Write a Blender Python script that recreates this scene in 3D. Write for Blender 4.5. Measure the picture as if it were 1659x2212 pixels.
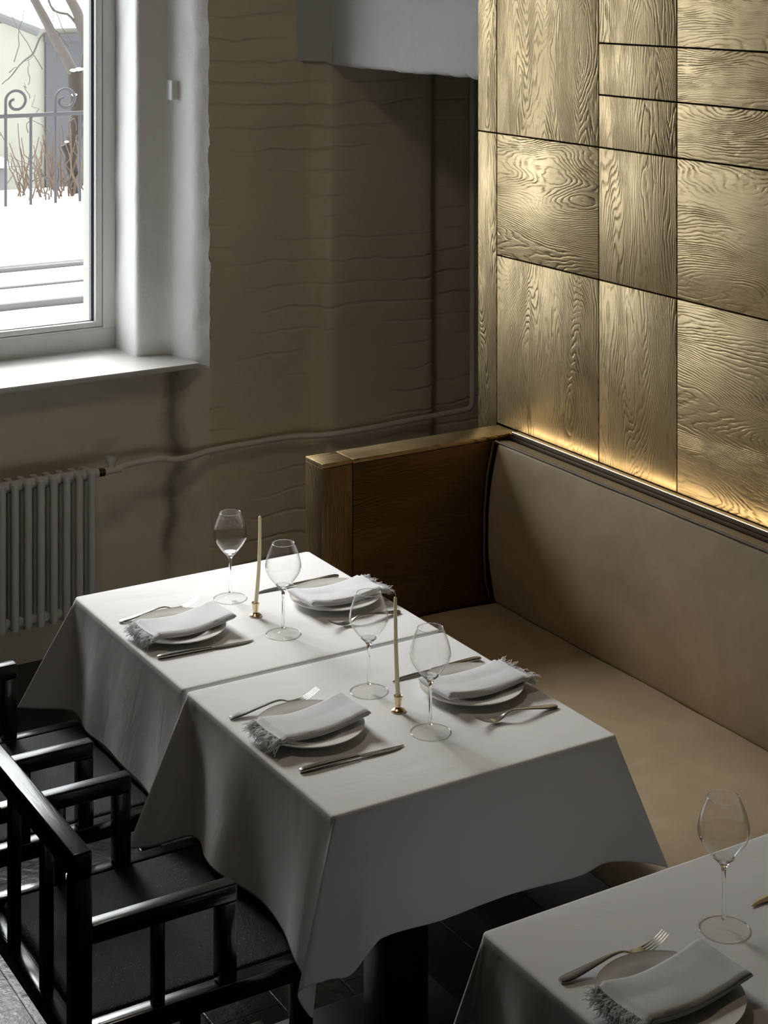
import bpy, bmesh, math, random
from mathutils import Vector, Matrix, noise
random.seed(7)
sc = bpy.context.scene
for o in list(bpy.data.objects):
    bpy.data.objects.remove(o)
COL = sc.collection

# ------------------------------------------------------------------ camera
cam = bpy.data.cameras.new('camera')
camo = bpy.data.objects.new('camera', cam)
COL.objects.link(camo)
camo.location = (0, 0, 2.40)
camo.rotation_euler = (math.radians(90), 0, math.radians(-31.08))
cam.sensor_fit = 'VERTICAL'
cam.sensor_height = 36.0
cam.sensor_width = 27.0
cam.lens = 3730.0 / 2212.0 * 36.0
cam.shift_y = -(1106 + 55) / 2212.0
cam.clip_start = 0.05
cam.clip_end = 200
sc.camera = camo

# ------------------------------------------------------------------ world, light, exposure
world = bpy.data.worlds.new('sky')
sc.world = world
world.use_nodes = True
wn = world.node_tree
bg = wn.nodes['Background']
bg.inputs['Color'].default_value = (0.94, 0.97, 1.0, 1)
bg.inputs['Strength'].default_value = 7.6

def area(name, loc, size, rot, power, color=(1, 1, 1), portal=False):
    l = bpy.data.lights.new(name, 'AREA')
    l.shape = 'RECTANGLE'
    l.size, l.size_y = size
    l.energy = power
    l.color = color
    if portal:
        l.cycles.is_portal = True
    o = bpy.data.objects.new(name, l)
    COL.objects.link(o)
    o.location = loc
    o.rotation_euler = rot
    return o

WX0, WX1, WZ0, WZ1 = 1.35, 2.508, 0.987, 2.92     # window opening
WY = 6.134                                       # plane of the window frame
area('window_portal', ((WX0 + WX1) / 2, WY + 0.16, (WZ0 + WZ1) / 2), (WX1 - WX0, WZ1 - WZ0),
     (math.radians(-90), 0, 0), 1, portal=True)

# low hazy sun behind the yard, very soft
sl = bpy.data.lights.new('hazy_sun', 'SUN')
sl.energy = 10.5
sl.angle = math.radians(30)
sl.color = (1.0, 0.985, 0.96)
slo = bpy.data.objects.new('hazy_sun', sl)
COL.objects.link(slo)
slo.rotation_euler = Vector((-0.10, 1.0, 0.72)).to_track_quat('Z', 'Y').to_euler()

sc.view_settings.view_transform = 'Standard'
sc.view_settings.look = 'None'
sc.view_settings.exposure = -0.32
sc.view_settings.gamma = 1.0
sc.view_settings.use_curve_mapping = False
sc.cycles.transparent_max_bounces = 24

# ------------------------------------------------------------------ helpers: objects
def tag(o, label=None, cat=None, group=None, kind=None):
    if label: o['label'] = label
    if cat: o['category'] = cat
    if group: o['group'] = group
    if kind: o['kind'] = kind
    return o

def thing(name, label, cat, loc=(0, 0, 0), rz=0.0, group=None):
    o = bpy.data.objects.new(name, None)
    o.empty_display_size = 0.05
    COL.objects.link(o)
    o.location = loc
    o.rotation_euler = (0, 0, rz)
    return tag(o, label, cat, group)

def obj(name, bm, mat, parent=None, smooth=True, angle=35):
    me = bpy.data.meshes.new(name)
    bmesh.ops.recalc_face_normals(bm, faces=bm.faces[:])
    bm.to_mesh(me)
    bm.free()
    if smooth:
        for p in me.polygons: p.use_smooth = True
        me.set_sharp_from_angle(angle=math.radians(angle))
    if mat: me.materials.append(mat)
    o = bpy.data.objects.new(name, me)
    COL.objects.link(o)
    if parent is not None: o.parent = parent
    return o

def struct(name, bm, mat, parent=None, **k):
    o = obj(name, bm, mat, parent, **k)
    if parent is None: o['kind'] = 'structure'
    return o

def copy_tree(o, parent=None):
    c = o.copy()
    COL.objects.link(c)
    c.parent = parent
    for ch in list(o.children):
        copy_tree(ch, c)
    return c

# ------------------------------------------------------------------ helpers: shapes
def add_box(bm, x0, x1, y0, y1, z0, z1, bev=0.0, seg=2, M=None):
    r = bmesh.ops.create_cube(bm, size=1.0)
    vs = r['verts']
    for v in vs:
        v.co = Vector((x0 + (v.co.x + .5) * (x1 - x0), y0 + (v.co.y + .5) * (y1 - y0), z0 + (v.co.z + .5) * (z1 - z0)))
    if bev > 0:
        es = list({e for v in vs for e in v.link_edges})
        r2 = bmesh.ops.bevel(bm, geom=es, offset=bev, segments=seg, profile=0.5, affect='EDGES')
        vs = [v for v in r2['verts']]
    if M is not None:
        for v in vs: v.co = M @ v.co
    return vs

def box(*a, **k):
    bm = bmesh.new()
    add_box(bm, *a, **k)
    return bm

def add_tube(bm, pts, rad, n=10, caps=True):
    pts = [Vector(p) for p in pts]
    if not hasattr(rad, '__len__'): rad = [rad] * len(pts)
    rings = []
    prev = None
    for i, p in enumerate(pts):
        t = (pts[min(i + 1, len(pts) - 1)] - pts[max(i - 1, 0)]).normalized()
        if prev is None:
            a = Vector((0, 0, 1)) if abs(t.z) < 0.9 else Vector((1, 0, 0))
            u = t.cross(a).normalized()
        else:
            u = (prev - t * prev.dot(t)).normalized()
        prev = u
        w = t.cross(u)
        rings.append([bm.verts.new(p + (u * math.cos(2 * math.pi * k / n) + w * math.sin(2 * math.pi * k / n)) * rad[i]) for k in range(n)])
    for i in range(len(rings) - 1):
        for k in range(n):
            bm.faces.new((rings[i][k], rings[i][(k + 1) % n], rings[i + 1][(k + 1) % n], rings[i + 1][k]))
    if caps and n > 2:
        bm.faces.new(rings[0][::-1])
        bm.faces.new(rings[-1])

def add_lathe(bm, prof, n=48, closed=False, c=(0, 0, 0)):
    rings = []
    for r, z in prof:
        if r < 1e-6:
            rings.append([bm.verts.new((c[0], c[1], c[2] + z))])
        else:
            rings.append([bm.verts.new((c[0] + r * math.cos(2 * math.pi * k / n), c[1] + r * math.sin(2 * math.pi * k / n), c[2] + z)) for k in range(n)])
    m = len(rings)
    for i in range(m if closed else m - 1):
        a, b = rings[i], rings[(i + 1) % m]
        for k in range(n):
            k2 = (k + 1) % n
            if len(a) == 1 and len(b) == 1: continue
            if len(a) == 1: bm.faces.new((a[0], b[k], b[k2]))
            elif len(b) == 1: bm.faces.new((a[k], b[0], a[k2]))
            else: bm.faces.new((a[k], b[k], b[k2], a[k2]))

def add_grid(bm, rows, close_u=False):
    g = [[bm.verts.new(p) for p in r] for r in rows]
    for i in range(len(g) - 1):
        n = len(g[i])
        for k in range(n if close_u else n - 1):
            bm.faces.new((g[i][k], g[i][(k + 1) % n], g[i + 1][(k + 1) % n], g[i + 1][k]))
    return g

def lerp(a, b, t): return a + (b - a) * t

def catmull(ps, t):
    """ps: list of (key, tuple); returns the tuple interpolated at key t"""
    n = len(ps)
    for i in range(n - 1):
        if ps[i][0] <= t <= ps[i + 1][0]: break
    p1, p2 = ps[i], ps[i + 1]
    p0 = ps[i - 1] if i > 0 else p1
    p3 = ps[i + 2] if i + 2 < n else p2
    h = p2[0] - p1[0]
    u = (t - p1[0]) / h if h > 1e-9 else 0
    out = []
    for a, b, c_, d in zip(p0[1], p1[1], p2[1], p3[1]):
        m1 = (c_ - a) / max(p2[0] - p0[0], 1e-6) * h
        m2 = (d - b) / max(p3[0] - p1[0], 1e-6) * h
        out.append((2 * u**3 - 3 * u**2 + 1) * b + (u**3 - 2 * u**2 + u) * m1 + (-2 * u**3 + 3 * u**2) * c_ + (u**3 - u**2) * m2)
    return out

def nz(x, y, z, s=1.0):
    return noise.noise(Vector((x * s, y * s, z * s)))

# ------------------------------------------------------------------ helpers: materials
class N:
    def __init__(self, name):
        self.m = bpy.data.materials.new(name)
        self.m.use_nodes = True
        self.t = self.m.node_tree
        self.b = self.t.nodes['Principled BSDF']
        self.out = self.t.nodes['Material Output']
    def n(self, typ, **kw):
        nd = self.t.nodes.new(typ)
        for k, v in kw.items():
            if k.startswith('i_'):
                nd.inputs[k[2:].replace('_', ' ')].default_value = v
            else: setattr(nd, k, v)
        return nd
    def l(self, a, b): self.t.links.new(a, b)
    def set(self, **kw):
        for k, v in kw.items():
            self.b.inputs[k.replace('_', ' ')].default_value = v
    def coord(self, scale=(1, 1, 1), rot=(0, 0, 0), loc=(0, 0, 0), kind='Object'):
        tc = self.n('ShaderNodeTexCoord')
        mp = self.n('ShaderNodeMapping')
        mp.inputs['Scale'].default_value = scale
        mp.inputs['Rotation'].default_value = rot
        mp.inputs['Location'].default_value = loc
        self.l(tc.outputs[kind], mp.inputs['Vector'])
        return mp.outputs['Vector']
    def noise(self, vec, scale, detail=4, rough=.5, dist=0):
        nd = self.n('ShaderNodeTexNoise')
        nd.inputs['Scale'].default_value = scale
        nd.inputs['Detail'].default_value = detail
        nd.inputs['Roughness'].default_value = rough
        nd.inputs['Distortion'].default_value = dist
        self.l(vec, nd.inputs['Vector'])
        return nd.outputs['Fac']
    def ramp(self, fac, stops):
        r = self.n('ShaderNodeValToRGB')
        e = r.color_ramp.elements
        while len(e) < len(stops): e.new(0.5)
        for k, (p, c) in enumerate(stops):
            e[k].position = p
            e[k].color = (*c, 1) if len(c) == 3 else c
        self.l(fac, r.inputs['Fac'])
        return r.outputs['Color']
    def math(self, op, a, b=None):
        m = self.n('ShaderNodeMath', operation=op)
        for i, v in enumerate((a, b)):
            if v is None: continue
            if isinstance(v, (int, float)): m.inputs[i].default_value = v
            else: self.l(v, m.inputs[i])
        return m.outputs[0]
    def bump(self, h, strength=.3, dist=.01, prev=None):
        b = self.n('ShaderNodeBump')
        b.inputs['Strength'].default_value = strength
        b.inputs['Distance'].default_value = dist
        self.l(h, b.inputs['Height'])
        if prev is not None: self.l(prev, b.inputs['Normal'])
        return b.outputs['Normal']

def plain(name, col, rough=.5, metal=0.0, spec=.5):
    n = N(name)
    n.set(Base_Color=(*col, 1), Roughness=rough, Metallic=metal)
    n.b.inputs['Specular IOR Level'].default_value = spec
    return n.m

def m_plaster(name, c0, c1, courses=0.0, rough=.85, streak=None, dark_band=None):
    n = N(name)
    v = n.coord()
    big = n.noise(v, 1.7, 5, .6)
    col = n.ramp(big, [(.3, c0), (.7, c1)])
    fine = n.noise(v, 45, 5, .6)
    mid = n.noise(v, 9, 4, .55)
    h = n.math('ADD', n.math('MULTIPLY', fine, .25), mid)
    if courses > 0:
        br = n.n('ShaderNodeTexBrick')
        br.inputs['Scale'].default_value = 1
        br.inputs['Brick Width'].default_value = 40.0
        br.inputs['Row Height'].default_value = .085
        br.inputs['Mortar Size'].default_value = .009
        br.inputs['Mortar Smooth'].default_value = 1.0
        tc = n.n('ShaderNodeTexCoord')
        sx = n.n('ShaderNodeSeparateXYZ'); n.l(tc.outputs['Object'], sx.inputs[0])
        wob = n.noise(v, 3.5, 4)
        cb = n.n('ShaderNodeCombineXYZ')
        n.l(n.math('ADD', sx.outputs['X'], sx.outputs['Y']), cb.inputs['X'])
        n.l(n.math('ADD', sx.outputs['Z'], n.math('MULTIPLY', wob, .09)), cb.inputs['Y'])
        n.l(cb.outputs[0], br.inputs['Vector'])
        mask = n.math('MULTIPLY', br.outputs['Fac'], n.ramp(n.noise(v, 1.9, 2), [(.44, (0, 0, 0)), (.66, (1, 1, 1))]))
        h = n.math('SUBTRACT', h, n.math('MULTIPLY', mask, courses * 1.25))
    if streak:
        s = n.noise(n.coord(scale=(3.0, 3.0, .8)), 1.3, 4, .6, .4)
        mx = n.n('ShaderNodeMixRGB')
        mx.inputs['Color2'].default_value = (*streak, 1)
        n.l(n.ramp(s, [(.60, (0, 0, 0)), (.70, (.8, .8, .8))]), mx.inputs['Fac'])
        n.l(col, mx.inputs['Color1'])
        col = mx.outputs[0]
    if dark_band is not None:
        # dark grey-green band running down the wall, irregular outline
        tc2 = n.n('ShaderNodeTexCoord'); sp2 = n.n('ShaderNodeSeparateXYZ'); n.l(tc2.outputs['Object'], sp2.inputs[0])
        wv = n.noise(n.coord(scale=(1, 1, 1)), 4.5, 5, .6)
        dx = n.math('ABSOLUTE', n.math('ADD', n.math('SUBTRACT', sp2.outputs['X'], dark_band), n.math('MULTIPLY', n.math('SUBTRACT', wv, .5), .16)))
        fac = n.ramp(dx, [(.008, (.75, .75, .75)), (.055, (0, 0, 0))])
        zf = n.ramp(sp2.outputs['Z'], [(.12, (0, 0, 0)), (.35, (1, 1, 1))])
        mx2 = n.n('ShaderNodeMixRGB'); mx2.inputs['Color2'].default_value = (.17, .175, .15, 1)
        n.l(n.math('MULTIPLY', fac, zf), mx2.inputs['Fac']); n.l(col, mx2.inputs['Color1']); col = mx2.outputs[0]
    n.l(col, n.b.inputs['Base Color'])
    n.set(Roughness=rough)
    n.b.inputs['Specular IOR Level'].default_value = .3
    n.l(n.bump(h, .55, .012), n.b.inputs['Normal'])
    return n.m

def m_gold(name, across, seed, base=((.10, .070, .032), (.44, .345, .19), (.585, .465, .275)), rough=.46, k=230.0, depth=.0017):
    """brushed-out wood grain cast in gold leaf; 'across' is the axis the grain lines step over ('y','z','x')"""
    n = N(name)
    tc = n.n('ShaderNodeTexCoord')
    info = n.n('ShaderNodeObjectInfo')
    off = n.n('ShaderNodeVectorMath', operation='SCALE')
    cb0 = n.n('ShaderNodeCombineXYZ')
    for i, f in enumerate((37.0, 91.0, 53.0)):
        n.l(n.math('MULTIPLY', info.outputs['Random'], f), cb0.inputs[i])
    ad = n.n('ShaderNodeVectorMath', operation='ADD')
    n.l(tc.outputs['Object'], ad.inputs[0]); n.l(cb0.outputs[0], ad.inputs[1])
    sep = n.n('ShaderNodeSeparateXYZ'); n.l(ad.outputs[0], sep.inputs[0])
    mp = n.n('ShaderNodeMapping')
    ax = {'x': 0, 'y': 1, 'z': 2}[across]
    s = [1.6, 1.6, 1.6]; s[ax] = 4.6
    if across == 'y': s = [1.0, 4.6, 1.25]
    if across == 'z': s = [1.0, 1.25, 4.6]
    if across == 'x': s = [4.6, 4.6, 1.25]
    mp.inputs['Scale'].default_value = s
    n.l(ad.outputs[0], mp.inputs['Vector'])
    big = n.noise(mp.outputs['Vector'], 1.1, 1.5, .45, .25)
    wig = n.noise(mp.outputs['Vector'], 9, 2, .5)
    coordv = sep.outputs[ax] if across != 'x' else n.math('ADD', sep.outputs['X'], sep.outputs['Y'])
    ph = n.math('ADD', n.math('MULTIPLY', coordv, 2.2), n.math('ADD', n.math('MULTIPLY', big, 1.35), n.math('MULTIPLY', wig, .055)))
    w = n.math('SINE', n.math('MULTIPLY', ph, k))
    # sharp narrow valleys
    w01 = n.math('ADD', n.math('MULTIPLY', w, .5), .5)
    val = n.math('POWER', w01, 2.6)
    # break the lines up and leave calmer fields
    msk = n.ramp(n.noise(mp.outputs['Vector'], 2.3, 3, .6), [(.34, (.10, .10, .10)), (.64, (1, 1, 1))])
    brk = n.ramp(n.noise(mp.outputs['Vector'], 14, 3, .6), [(.32, (.25, .25, .25)), (.56, (1, 1, 1))])
    v1 = n.math('MULTIPLY', n.math('MULTIPLY', val, msk), brk)
    # fine fibre pores along the grain
    mf = n.n('ShaderNodeMapping')
    fs = [14, 14, 14]; fs[ax] = 190
    if across == 'x': fs[1] = 190
    mf.inputs['Scale'].default_value = fs
    n.l(ad.outputs[0], mf.inputs['Vector'])
    fib = n.noise(mf.outputs['Vector'], 1, 3, .6)
    fine = n.noise(ad.outputs[0], 60, 3, .6)
    h = n.math('SUBTRACT', n.math('ADD', n.math('MULTIPLY', fib, .42), n.math('MULTIPLY', fine, .30)), v1)
    h = n.math('ADD', h, n.math('MULTIPLY', n.noise(ad.outputs[0], 7, 2), .9))
    # dark patina only down in the deepest lines
    pat = n.math('ADD', n.math('MULTIPLY', v1, .62), n.math('MULTIPLY', n.math('SUBTRACT', fib, .5), .55))
    col = n.ramp(pat, [(.0, base[2]), (.38, base[1]), (.80, base[0])])
    n.l(col, n.b.inputs['Base Color'])
    n.set(Metallic=1.0)
    n.l(n.ramp(n.noise(ad.outputs[0], 5, 3), [(.3, (rough - .05,) * 3), (.7, (rough + .08,) * 3)]), n.b.inputs['Roughness'])
    n.l(n.bump(h, .85, depth), n.b.inputs['Normal'])
    return n.m

def m_cloth(name, col, weave=900, bump=.06, herring=False, soft=True):
    n = N(name)
    v = n.coord()
    n.set(Base_Color=(*col, 1), Roughness=.9)
    n.b.inputs['Specular IOR Level'].default_value = .15
    n.b.inputs['Sheen Weight'].default_value = .12
    if herring:
        sep = n.n('ShaderNodeSeparateXYZ'); n.l(v, sep.inputs[0])
        zig = n.math('PINGPONG', sep.outputs['Y'], .006)
        w = n.math('SINE', n.math('MULTIPLY', n.math('ADD', sep.outputs['X'], zig), 2500.0))
        nn = n.bump(w, .5, .0003)
        nn = n.bump(n.noise(v, 400, 2), .3, .0008, nn)
    else:
        a = n.noise(n.coord(scale=(weave, weave * .12, weave * .4)), 1, 2)
        b = n.noise(n.coord(scale=(weave * .12, weave, weave * .4)), 1, 2)
        nn = n.bump(n.math('ADD', a, b), .12, .0006)
        big = n.noise(n.coord(scale=(1, 1.7, 1)), 5.5, 4, .55, .6)
        nn = n.bump(big, bump * 4, .012, nn)
    n.l(nn, n.b.inputs['Normal'])
    return n.m

def m_leather(name, col, col2, rough=.5, scale=380, grain=.5, mott=3.0, dist=.0012):
    n = N(name)
    v = n.coord()
    c = n.ramp(n.noise(v, mott, 6, .65, .5), [(.3, col), (.7, col2)])
    n.l(c, n.b.inputs['Base Color'])
    n.set(Roughness=rough)
    vo = n.n('ShaderNodeTexVoronoi', feature='DISTANCE_TO_EDGE')
    vo.inputs['Scale'].default_value = scale
    n.l(v, vo.inputs['Vector'])
    h = n.math('MINIMUM', vo.outputs['Distance'], .22)
    nn = n.bump(h, grain, dist)
    nn = n.bump(n.noise(v, 11, 4, .55), .35, .006, nn)
    n.l(nn, n.b.inputs['Normal'])
    return n.m

def m_blackwood(name, stretch):
    n = N(name)
    v = n.coord(scale=stretch)
    g = n.noise(v, 1.0, 4, .6, .8)
    n.l(n.ramp(g, [(.40, (.020, .019, .018)), (.55, (.0055, .0053, .005))]), n.b.inputs['Base Color'])
    n.set(Roughness=.20)
    n.b.inputs['Specular IOR Level'].default_value = 1.0
    line = n.ramp(g, [(.50, (0, 0, 0)), (.535, (1, 1, 1)), (.57, (0, 0, 0))])
    n.l(n.bump(n.math('SUBTRACT', n.math('MULTIPLY', g, .05), n.math('MULTIPLY', line, .7)), .22, .0005), n.b.inputs['Normal'])
    return n.m

def m_floor():
    n = N('dark_stone_tile')
    v = n.coord()
    br = n.n('ShaderNodeTexBrick')
    br.inputs['Scale'].default_value = 1
    br.inputs['Brick Width'].default_value = .34
    br.inputs['Row Height'].default_value = .17
    br.inputs['Mortar Size'].default_value = .004
    br.inputs['Mortar Smooth'].default_value = .5
    br.inputs['Color1'].default_value = (.010, .0098, .0095, 1)
    br.inputs['Color2'].default_value = (.017, .016, .015, 1)
    br.inputs['Mortar'].default_value = (.010, .010, .010, 1)
    rot = n.coord(rot=(0, 0, math.radians(90)))
    n.l(rot, br.inputs['Vector'])
    n.l(br.outputs['Color'], n.b.inputs['Base Color'])
    n.l(n.ramp(n.noise(v, 8, 4), [(.3, (.14,) * 3), (.7, (.26,) * 3)]), n.b.inputs['Roughness'])
    h = n.math('SUBTRACT', n.math('ADD', n.noise(v, 38, 5, .6), n.noise(v, 6, 3)), n.math('MULTIPLY', br.outputs['Fac'], .5))
    n.l(n.bump(h, .32, .005), n.b.inputs['Normal'])
    return n.m

def m_glass_thin(name, f0=.05, edge=.9, tint=(.985, .99, .985), pw=4.0):
    """thin clear glass: see-through with a Fresnel reflection"""
    n = N(name)
    tr = n.n('ShaderNodeBsdfTransparent'); tr.inputs[0].default_value = (*tint, 1)
    gl = n.n('ShaderNodeBsdfGlossy'); gl.inputs['Roughness'].default_value = .02
    gl.inputs['Color'].default_value = (1, 1, 1, 1)
    lw = n.n('ShaderNodeLayerWeight'); lw.inputs['Blend'].default_value = .5
    fac = n.math('ADD', f0 * .8, n.math('MULTIPLY', n.math('POWER', lw.outputs['Facing'], pw), edge))
    mx = n.n('ShaderNodeMixShader')
    n.l(fac, mx.inputs[0]); n.l(tr.outputs[0], mx.inputs[1]); n.l(gl.outputs[0], mx.inputs[2])
    n.l(mx.outputs[0], n.out.inputs['Surface'])
    return n.m

def m_glass():
    n = N('clear_crystal')
    n.set(Base_Color=(1, 1, 1, 1), Roughness=0.0, IOR=1.5)
    n.b.inputs['Transmission Weight'].default_value = 1
    return n.m

def m_emit(name, col, s):
    n = N(name)
    n.b.inputs['Base Color'].default_value = (.8, .8, .8, 1)
    n.b.inputs['Emission Color'].default_value = (*col, 1)
    n.b.inputs['Emission Strength'].default_value = s
    return n.m

M = {}
M['plaster'] = m_plaster('beige_plaster', (.66, .61, .475), (.79, .73, .58), courses=.0, streak=(.36, .35, .30), dark_band=2.600)
M['brick'] = m_plaster('painted_brick', (.66, .585, .43), (.78, .70, .53), courses=.9)
M['white_plaster'] = m_plaster('white_plaster', (.80, .805, .80), (.86, .865, .86))
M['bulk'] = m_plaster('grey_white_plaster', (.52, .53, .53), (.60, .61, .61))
M['room'] = plain('room_paint', (.13, .12, .105), .9)
M['ceil'] = plain('ceiling_paint', (.34, .32, .28), .9)
M['gold_v'] = m_gold('gold_grain_upright', 'y', 0)
M['gold_h'] = m_gold('gold_grain_level', 'z', 3)
oak = ((.045, .026, .010), (.15, .092, .042), (.22, .14, .068))  # gold wood darkened: shade of the unlit faces put into the colour
M['arm_h'] = m_gold('shaded_gold_wood_level', 'z', 5, base=oak, rough=.42, k=300, depth=.0008)
M['arm_x'] = m_gold('shaded_gold_wood_upright', 'x', 6, base=oak, rough=.42, k=300, depth=.0008)
M['arm_post'] = m_gold('lit_gold_wood_post', 'x', 6, base=((.07, .043, .016), (.21, .145, .07), (.33, .235, .125)), rough=.40, k=240, depth=.0011)  # lighter copy for the post, window light put into the colour
M['ledge'] = plain('satin_gold_ledge', (.62, .48, .28), .45, .35)
M['arm_top'] = m_gold('gold_wood_top', 'y', 6, base=((.10, .06, .02), (.42, .30, .15), (.58, .44, .24)), rough=.38, k=170, depth=.0016)
M['cloth'] = m_cloth('white_linen', (.80, .80, .81))
M['napkin'] = m_cloth('white_herringbone', (.82, .82, .86), herring=True)
def m_threads():
    n = N('white_threads')
    d = n.n('ShaderNodeBsdfDiffuse'); d.inputs[0].default_value = (.93, .93, .94, 1)
    t = n.n('ShaderNodeBsdfTranslucent'); t.inputs[0].default_value = (.93, .93, .94, 1)
    mx = n.n('ShaderNodeMixShader'); mx.inputs[0].default_value = .5
    n.l(d.outputs[0], mx.inputs[1]); n.l(t.outputs[0], mx.inputs[2]); n.l(mx.outputs[0], n.out.inputs['Surface'])
    return n.m
M['fringe'] = m_threads()
M['tan'] = m_leather('tan_suede', (.31, .235, .145), (.46, .355, .23), rough=.62, scale=900, grain=.12, mott=2.2)
M['piping'] = m_leather('brown_piping', (.10, .075, .045), (.14, .105, .065), rough=.5, scale=900, grain=.1)
M['leather'] = m_leather('black_leather', (.010, .010, .010), (.015, .0145, .0145), rough=.48, scale=430, grain=1.0, dist=.0035)
M['leather'].node_tree.nodes['Principled BSDF'].inputs['Specular IOR Level'].default_value = .13

M['wood_x'] = m_blackwood('black_oak_x', (3, 60, 60))
M['wood_y'] = m_blackwood('black_oak_y', (60, 3, 60))
M['wood_z'] = m_blackwood('black_oak_z', (60, 60, 3))
M['black'] = plain('black_steel', (.012, .012, .012), .5)
M['steel'] = plain('brushed_steel', (.50, .49, .47), .24, 1.0)
M['brass'] = plain('polished_brass', (.78, .60, .38), .26, 1.0)
M['wax'] = plain('ivory_wax', (.84, .81, .70), .5)
_w = M['wax'].node_tree.nodes['Principled BSDF']
_w.inputs['Subsurface Weight'].default_value = .8
_w.inputs['Subsurface Scale'].default_value = .012
_w.inputs['Subsurface Radius'].default_value = (1, .8, .5)
M['wick'] = plain('wick', (.6, .56, .45), .8)
M['china'] = plain('white_china', (.78, .77, .73), .16)
M['bowl'] = m_glass_thin('thin_crystal', f0=.024, edge=.95, tint=(.992, .994, .992), pw=3.6)
M['foot'] = m_glass_thin('thin_crystal_foot', f0=.007, edge=.5, tint=(.985, .985, .978), pw=7.0)
M['pane'] = m_glass_thin('window_glass')
M['crystal'] = m_glass()
M['enamel'] = plain('white_enamel', (.62, .62, .60), .35)
M['pipe'] = plain('painted_pipe', (.76, .72, .62), .5)
M['bronze'] = plain('old_brass_nut', (.14, .11, .07), .4, .8)
M['frame'] = plain('white_window_paint', (.66, .67, .65), .4)
M['frame_out'] = plain('pale_outer_jamb', (.20, .205, .185), .6)
M['rubber'] = plain('dark_gasket', (.05, .05, .06), .5)
M['sill'] = plain('white_stone_sill', (.60, .60, .585), .3)
M['floor'] = m_floor()
M['led'] = m_emit('warm_light_strip', (1.0, .82, .56), 22.0)
M['snow'] = plain('snow', (.85, .86, .88), .8)
M['stone'] = plain('grey_stone', (.15, .15, .15), .9)
M['yellow'] = plain('yellow_render', (.34, .34, .285), .9)
M['door'] = plain('grey_door', (.085, .085, .09), .6)
M['iron'] = plain('dark_iron', (.05, .05, .055), .6)
M['bark'] = plain('tree_bark', (.045, .036, .030), .9)
M['bark2'] = plain('pale_bark', (.10, .09, .08), .9)
M['twig'] = plain('dry_twig', (.13, .095, .07), .9)

# ================================================================== THE ROOM
CEIL = 3.45
struct('floor', box(-3.2, 4.4, -3.2, 6.2, -.06, 0), M['floor'])
struct('ceiling', box(-3.2, 4.4, -3.2, 6.5, CEIL, CEIL + .1), M['ceil'])
struct('wall_left', box(-3.3, -3.2, -3.2, 6.3, 0, CEIL), M['room'])
struct('wall_front', box(-3.3, 4.4, -3.3, -3.2, 0, CEIL), M['room'])
struct('wall_right', box(3.189, 3.45, -3.2, 4.64, 0, CEIL), M['room'])

# window-side wall: plan outline swept upwards, hand-trowelled edges
def sweep_wall(plan, z0, z1, dz, step=.02, amp=.006, rag=None):
    """plan: list of (x,y). Resampled, then displaced along the local normal."""
    pts = []
    for i in range(len(plan) - 1):
        a, b = Vector(plan[i]), Vector(plan[i + 1])
        m = max(1, int((b - a).length / step))
        for k in range(m): pts.append(a.lerp(b, k / m))
    pts.append(Vector(plan[-1]))
    # round the corners
    for _ in range(2):
        q = [pts[0]] + [(pts[i - 1] + pts[i] * 2 + pts[i + 1]) / 4 for i in range(1, len(pts) - 1)] + [pts[-1]]
        pts = q
    rows = []
    nzs = int((z1 - z0) / dz)
    for j in range(nzs + 1):
        z = z0 + (z1 - z0) * j / nzs
        row = []
        for i, p in enumerate(pts):
            t = (pts[min(i + 1, len(pts) - 1)] - pts[max(i - 1, 0)]).normalized()
            nrm = Vector((-t.y, t.x))
            d = amp * (nz(p.x, p.y, z, 3.1) + .6 * nz(p.x + 9, p.y, z, 9) + .35 * nz(p.x, p.y + 4, z, 26))
            p2 = p + nrm * d
            if rag: p2 = rag(p2, p, z)
            row.append((p2.x, p2.y, z))
        rows.append(row)
    bm = bmesh.new()
    add_grid(bm, rows)
    return bm

def rag_edge(p2, p, z):
    # the outer window corner wobbles sideways and chips
    w = math.exp(-((p.x - 2.70) ** 2 + (p.y - 5.745) ** 2) / .0018)
    return p2 + Vector((.012 * nz(3, 1, z, 5) + .009 * nz(8, 2, z, 17) + .006 * nz(8, 7, z, 48) + .012 * (2.4 - z) * .5 - .004, 0)) * w

plan_reveal = [(2.508, 6.30), (2.510, 5.935), (2.622, 5.915), (2.672, 5.775), (2.712, 5.738)]
struct('trim_1', sweep_wall(plan_reveal, .96, CEIL, .02, .012, .004, rag_edge), M['white_plaster'], angle=80)
plan_pier = [(2.712, 5.738), (3.150, 5.738), (3.168, 5.656), (3.640, 5.656), (3.650, 5.70), (4.30, 5.70)]
def rag_pier(p2, p, z):
    w = math.exp(-((p.x - 2.712) ** 2) / .0018)
    q = p2 + Vector((.012 * nz(3, 1, z, 5) + .009 * nz(8, 2, z, 17) + .006 * nz(8, 7, z, 48) + .012 * (2.4 - z) * .5 - .004, 0)) * w
    return q
struct('wall_back', sweep_wall(plan_pier, .0, CEIL, .025, .02, .004, rag_pier), M['brick'], angle=80)
# radiator niche below the sill, its right flank bulging and cracked
def rag_niche(p2, p, z):
    w = math.exp(-((p.x - 2.66) ** 2) / .006)
    return p2 + Vector((.05 * nz(1, 5, z, 2.6) + .02 * nz(4, 5, z, 9), .012 * nz(2, 2, z, 6))) * w
plan_niche = [(.2, 5.80), (2.55, 5.80), (2.62, 5.815), (2.66, 5.76), (2.72, 5.737), (2.80, 5.742)]
struct('wall_niche', sweep_wall(plan_niche, 0, .972, .02, .02, .004, rag_niche), M['plaster'], angle=80)
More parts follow.
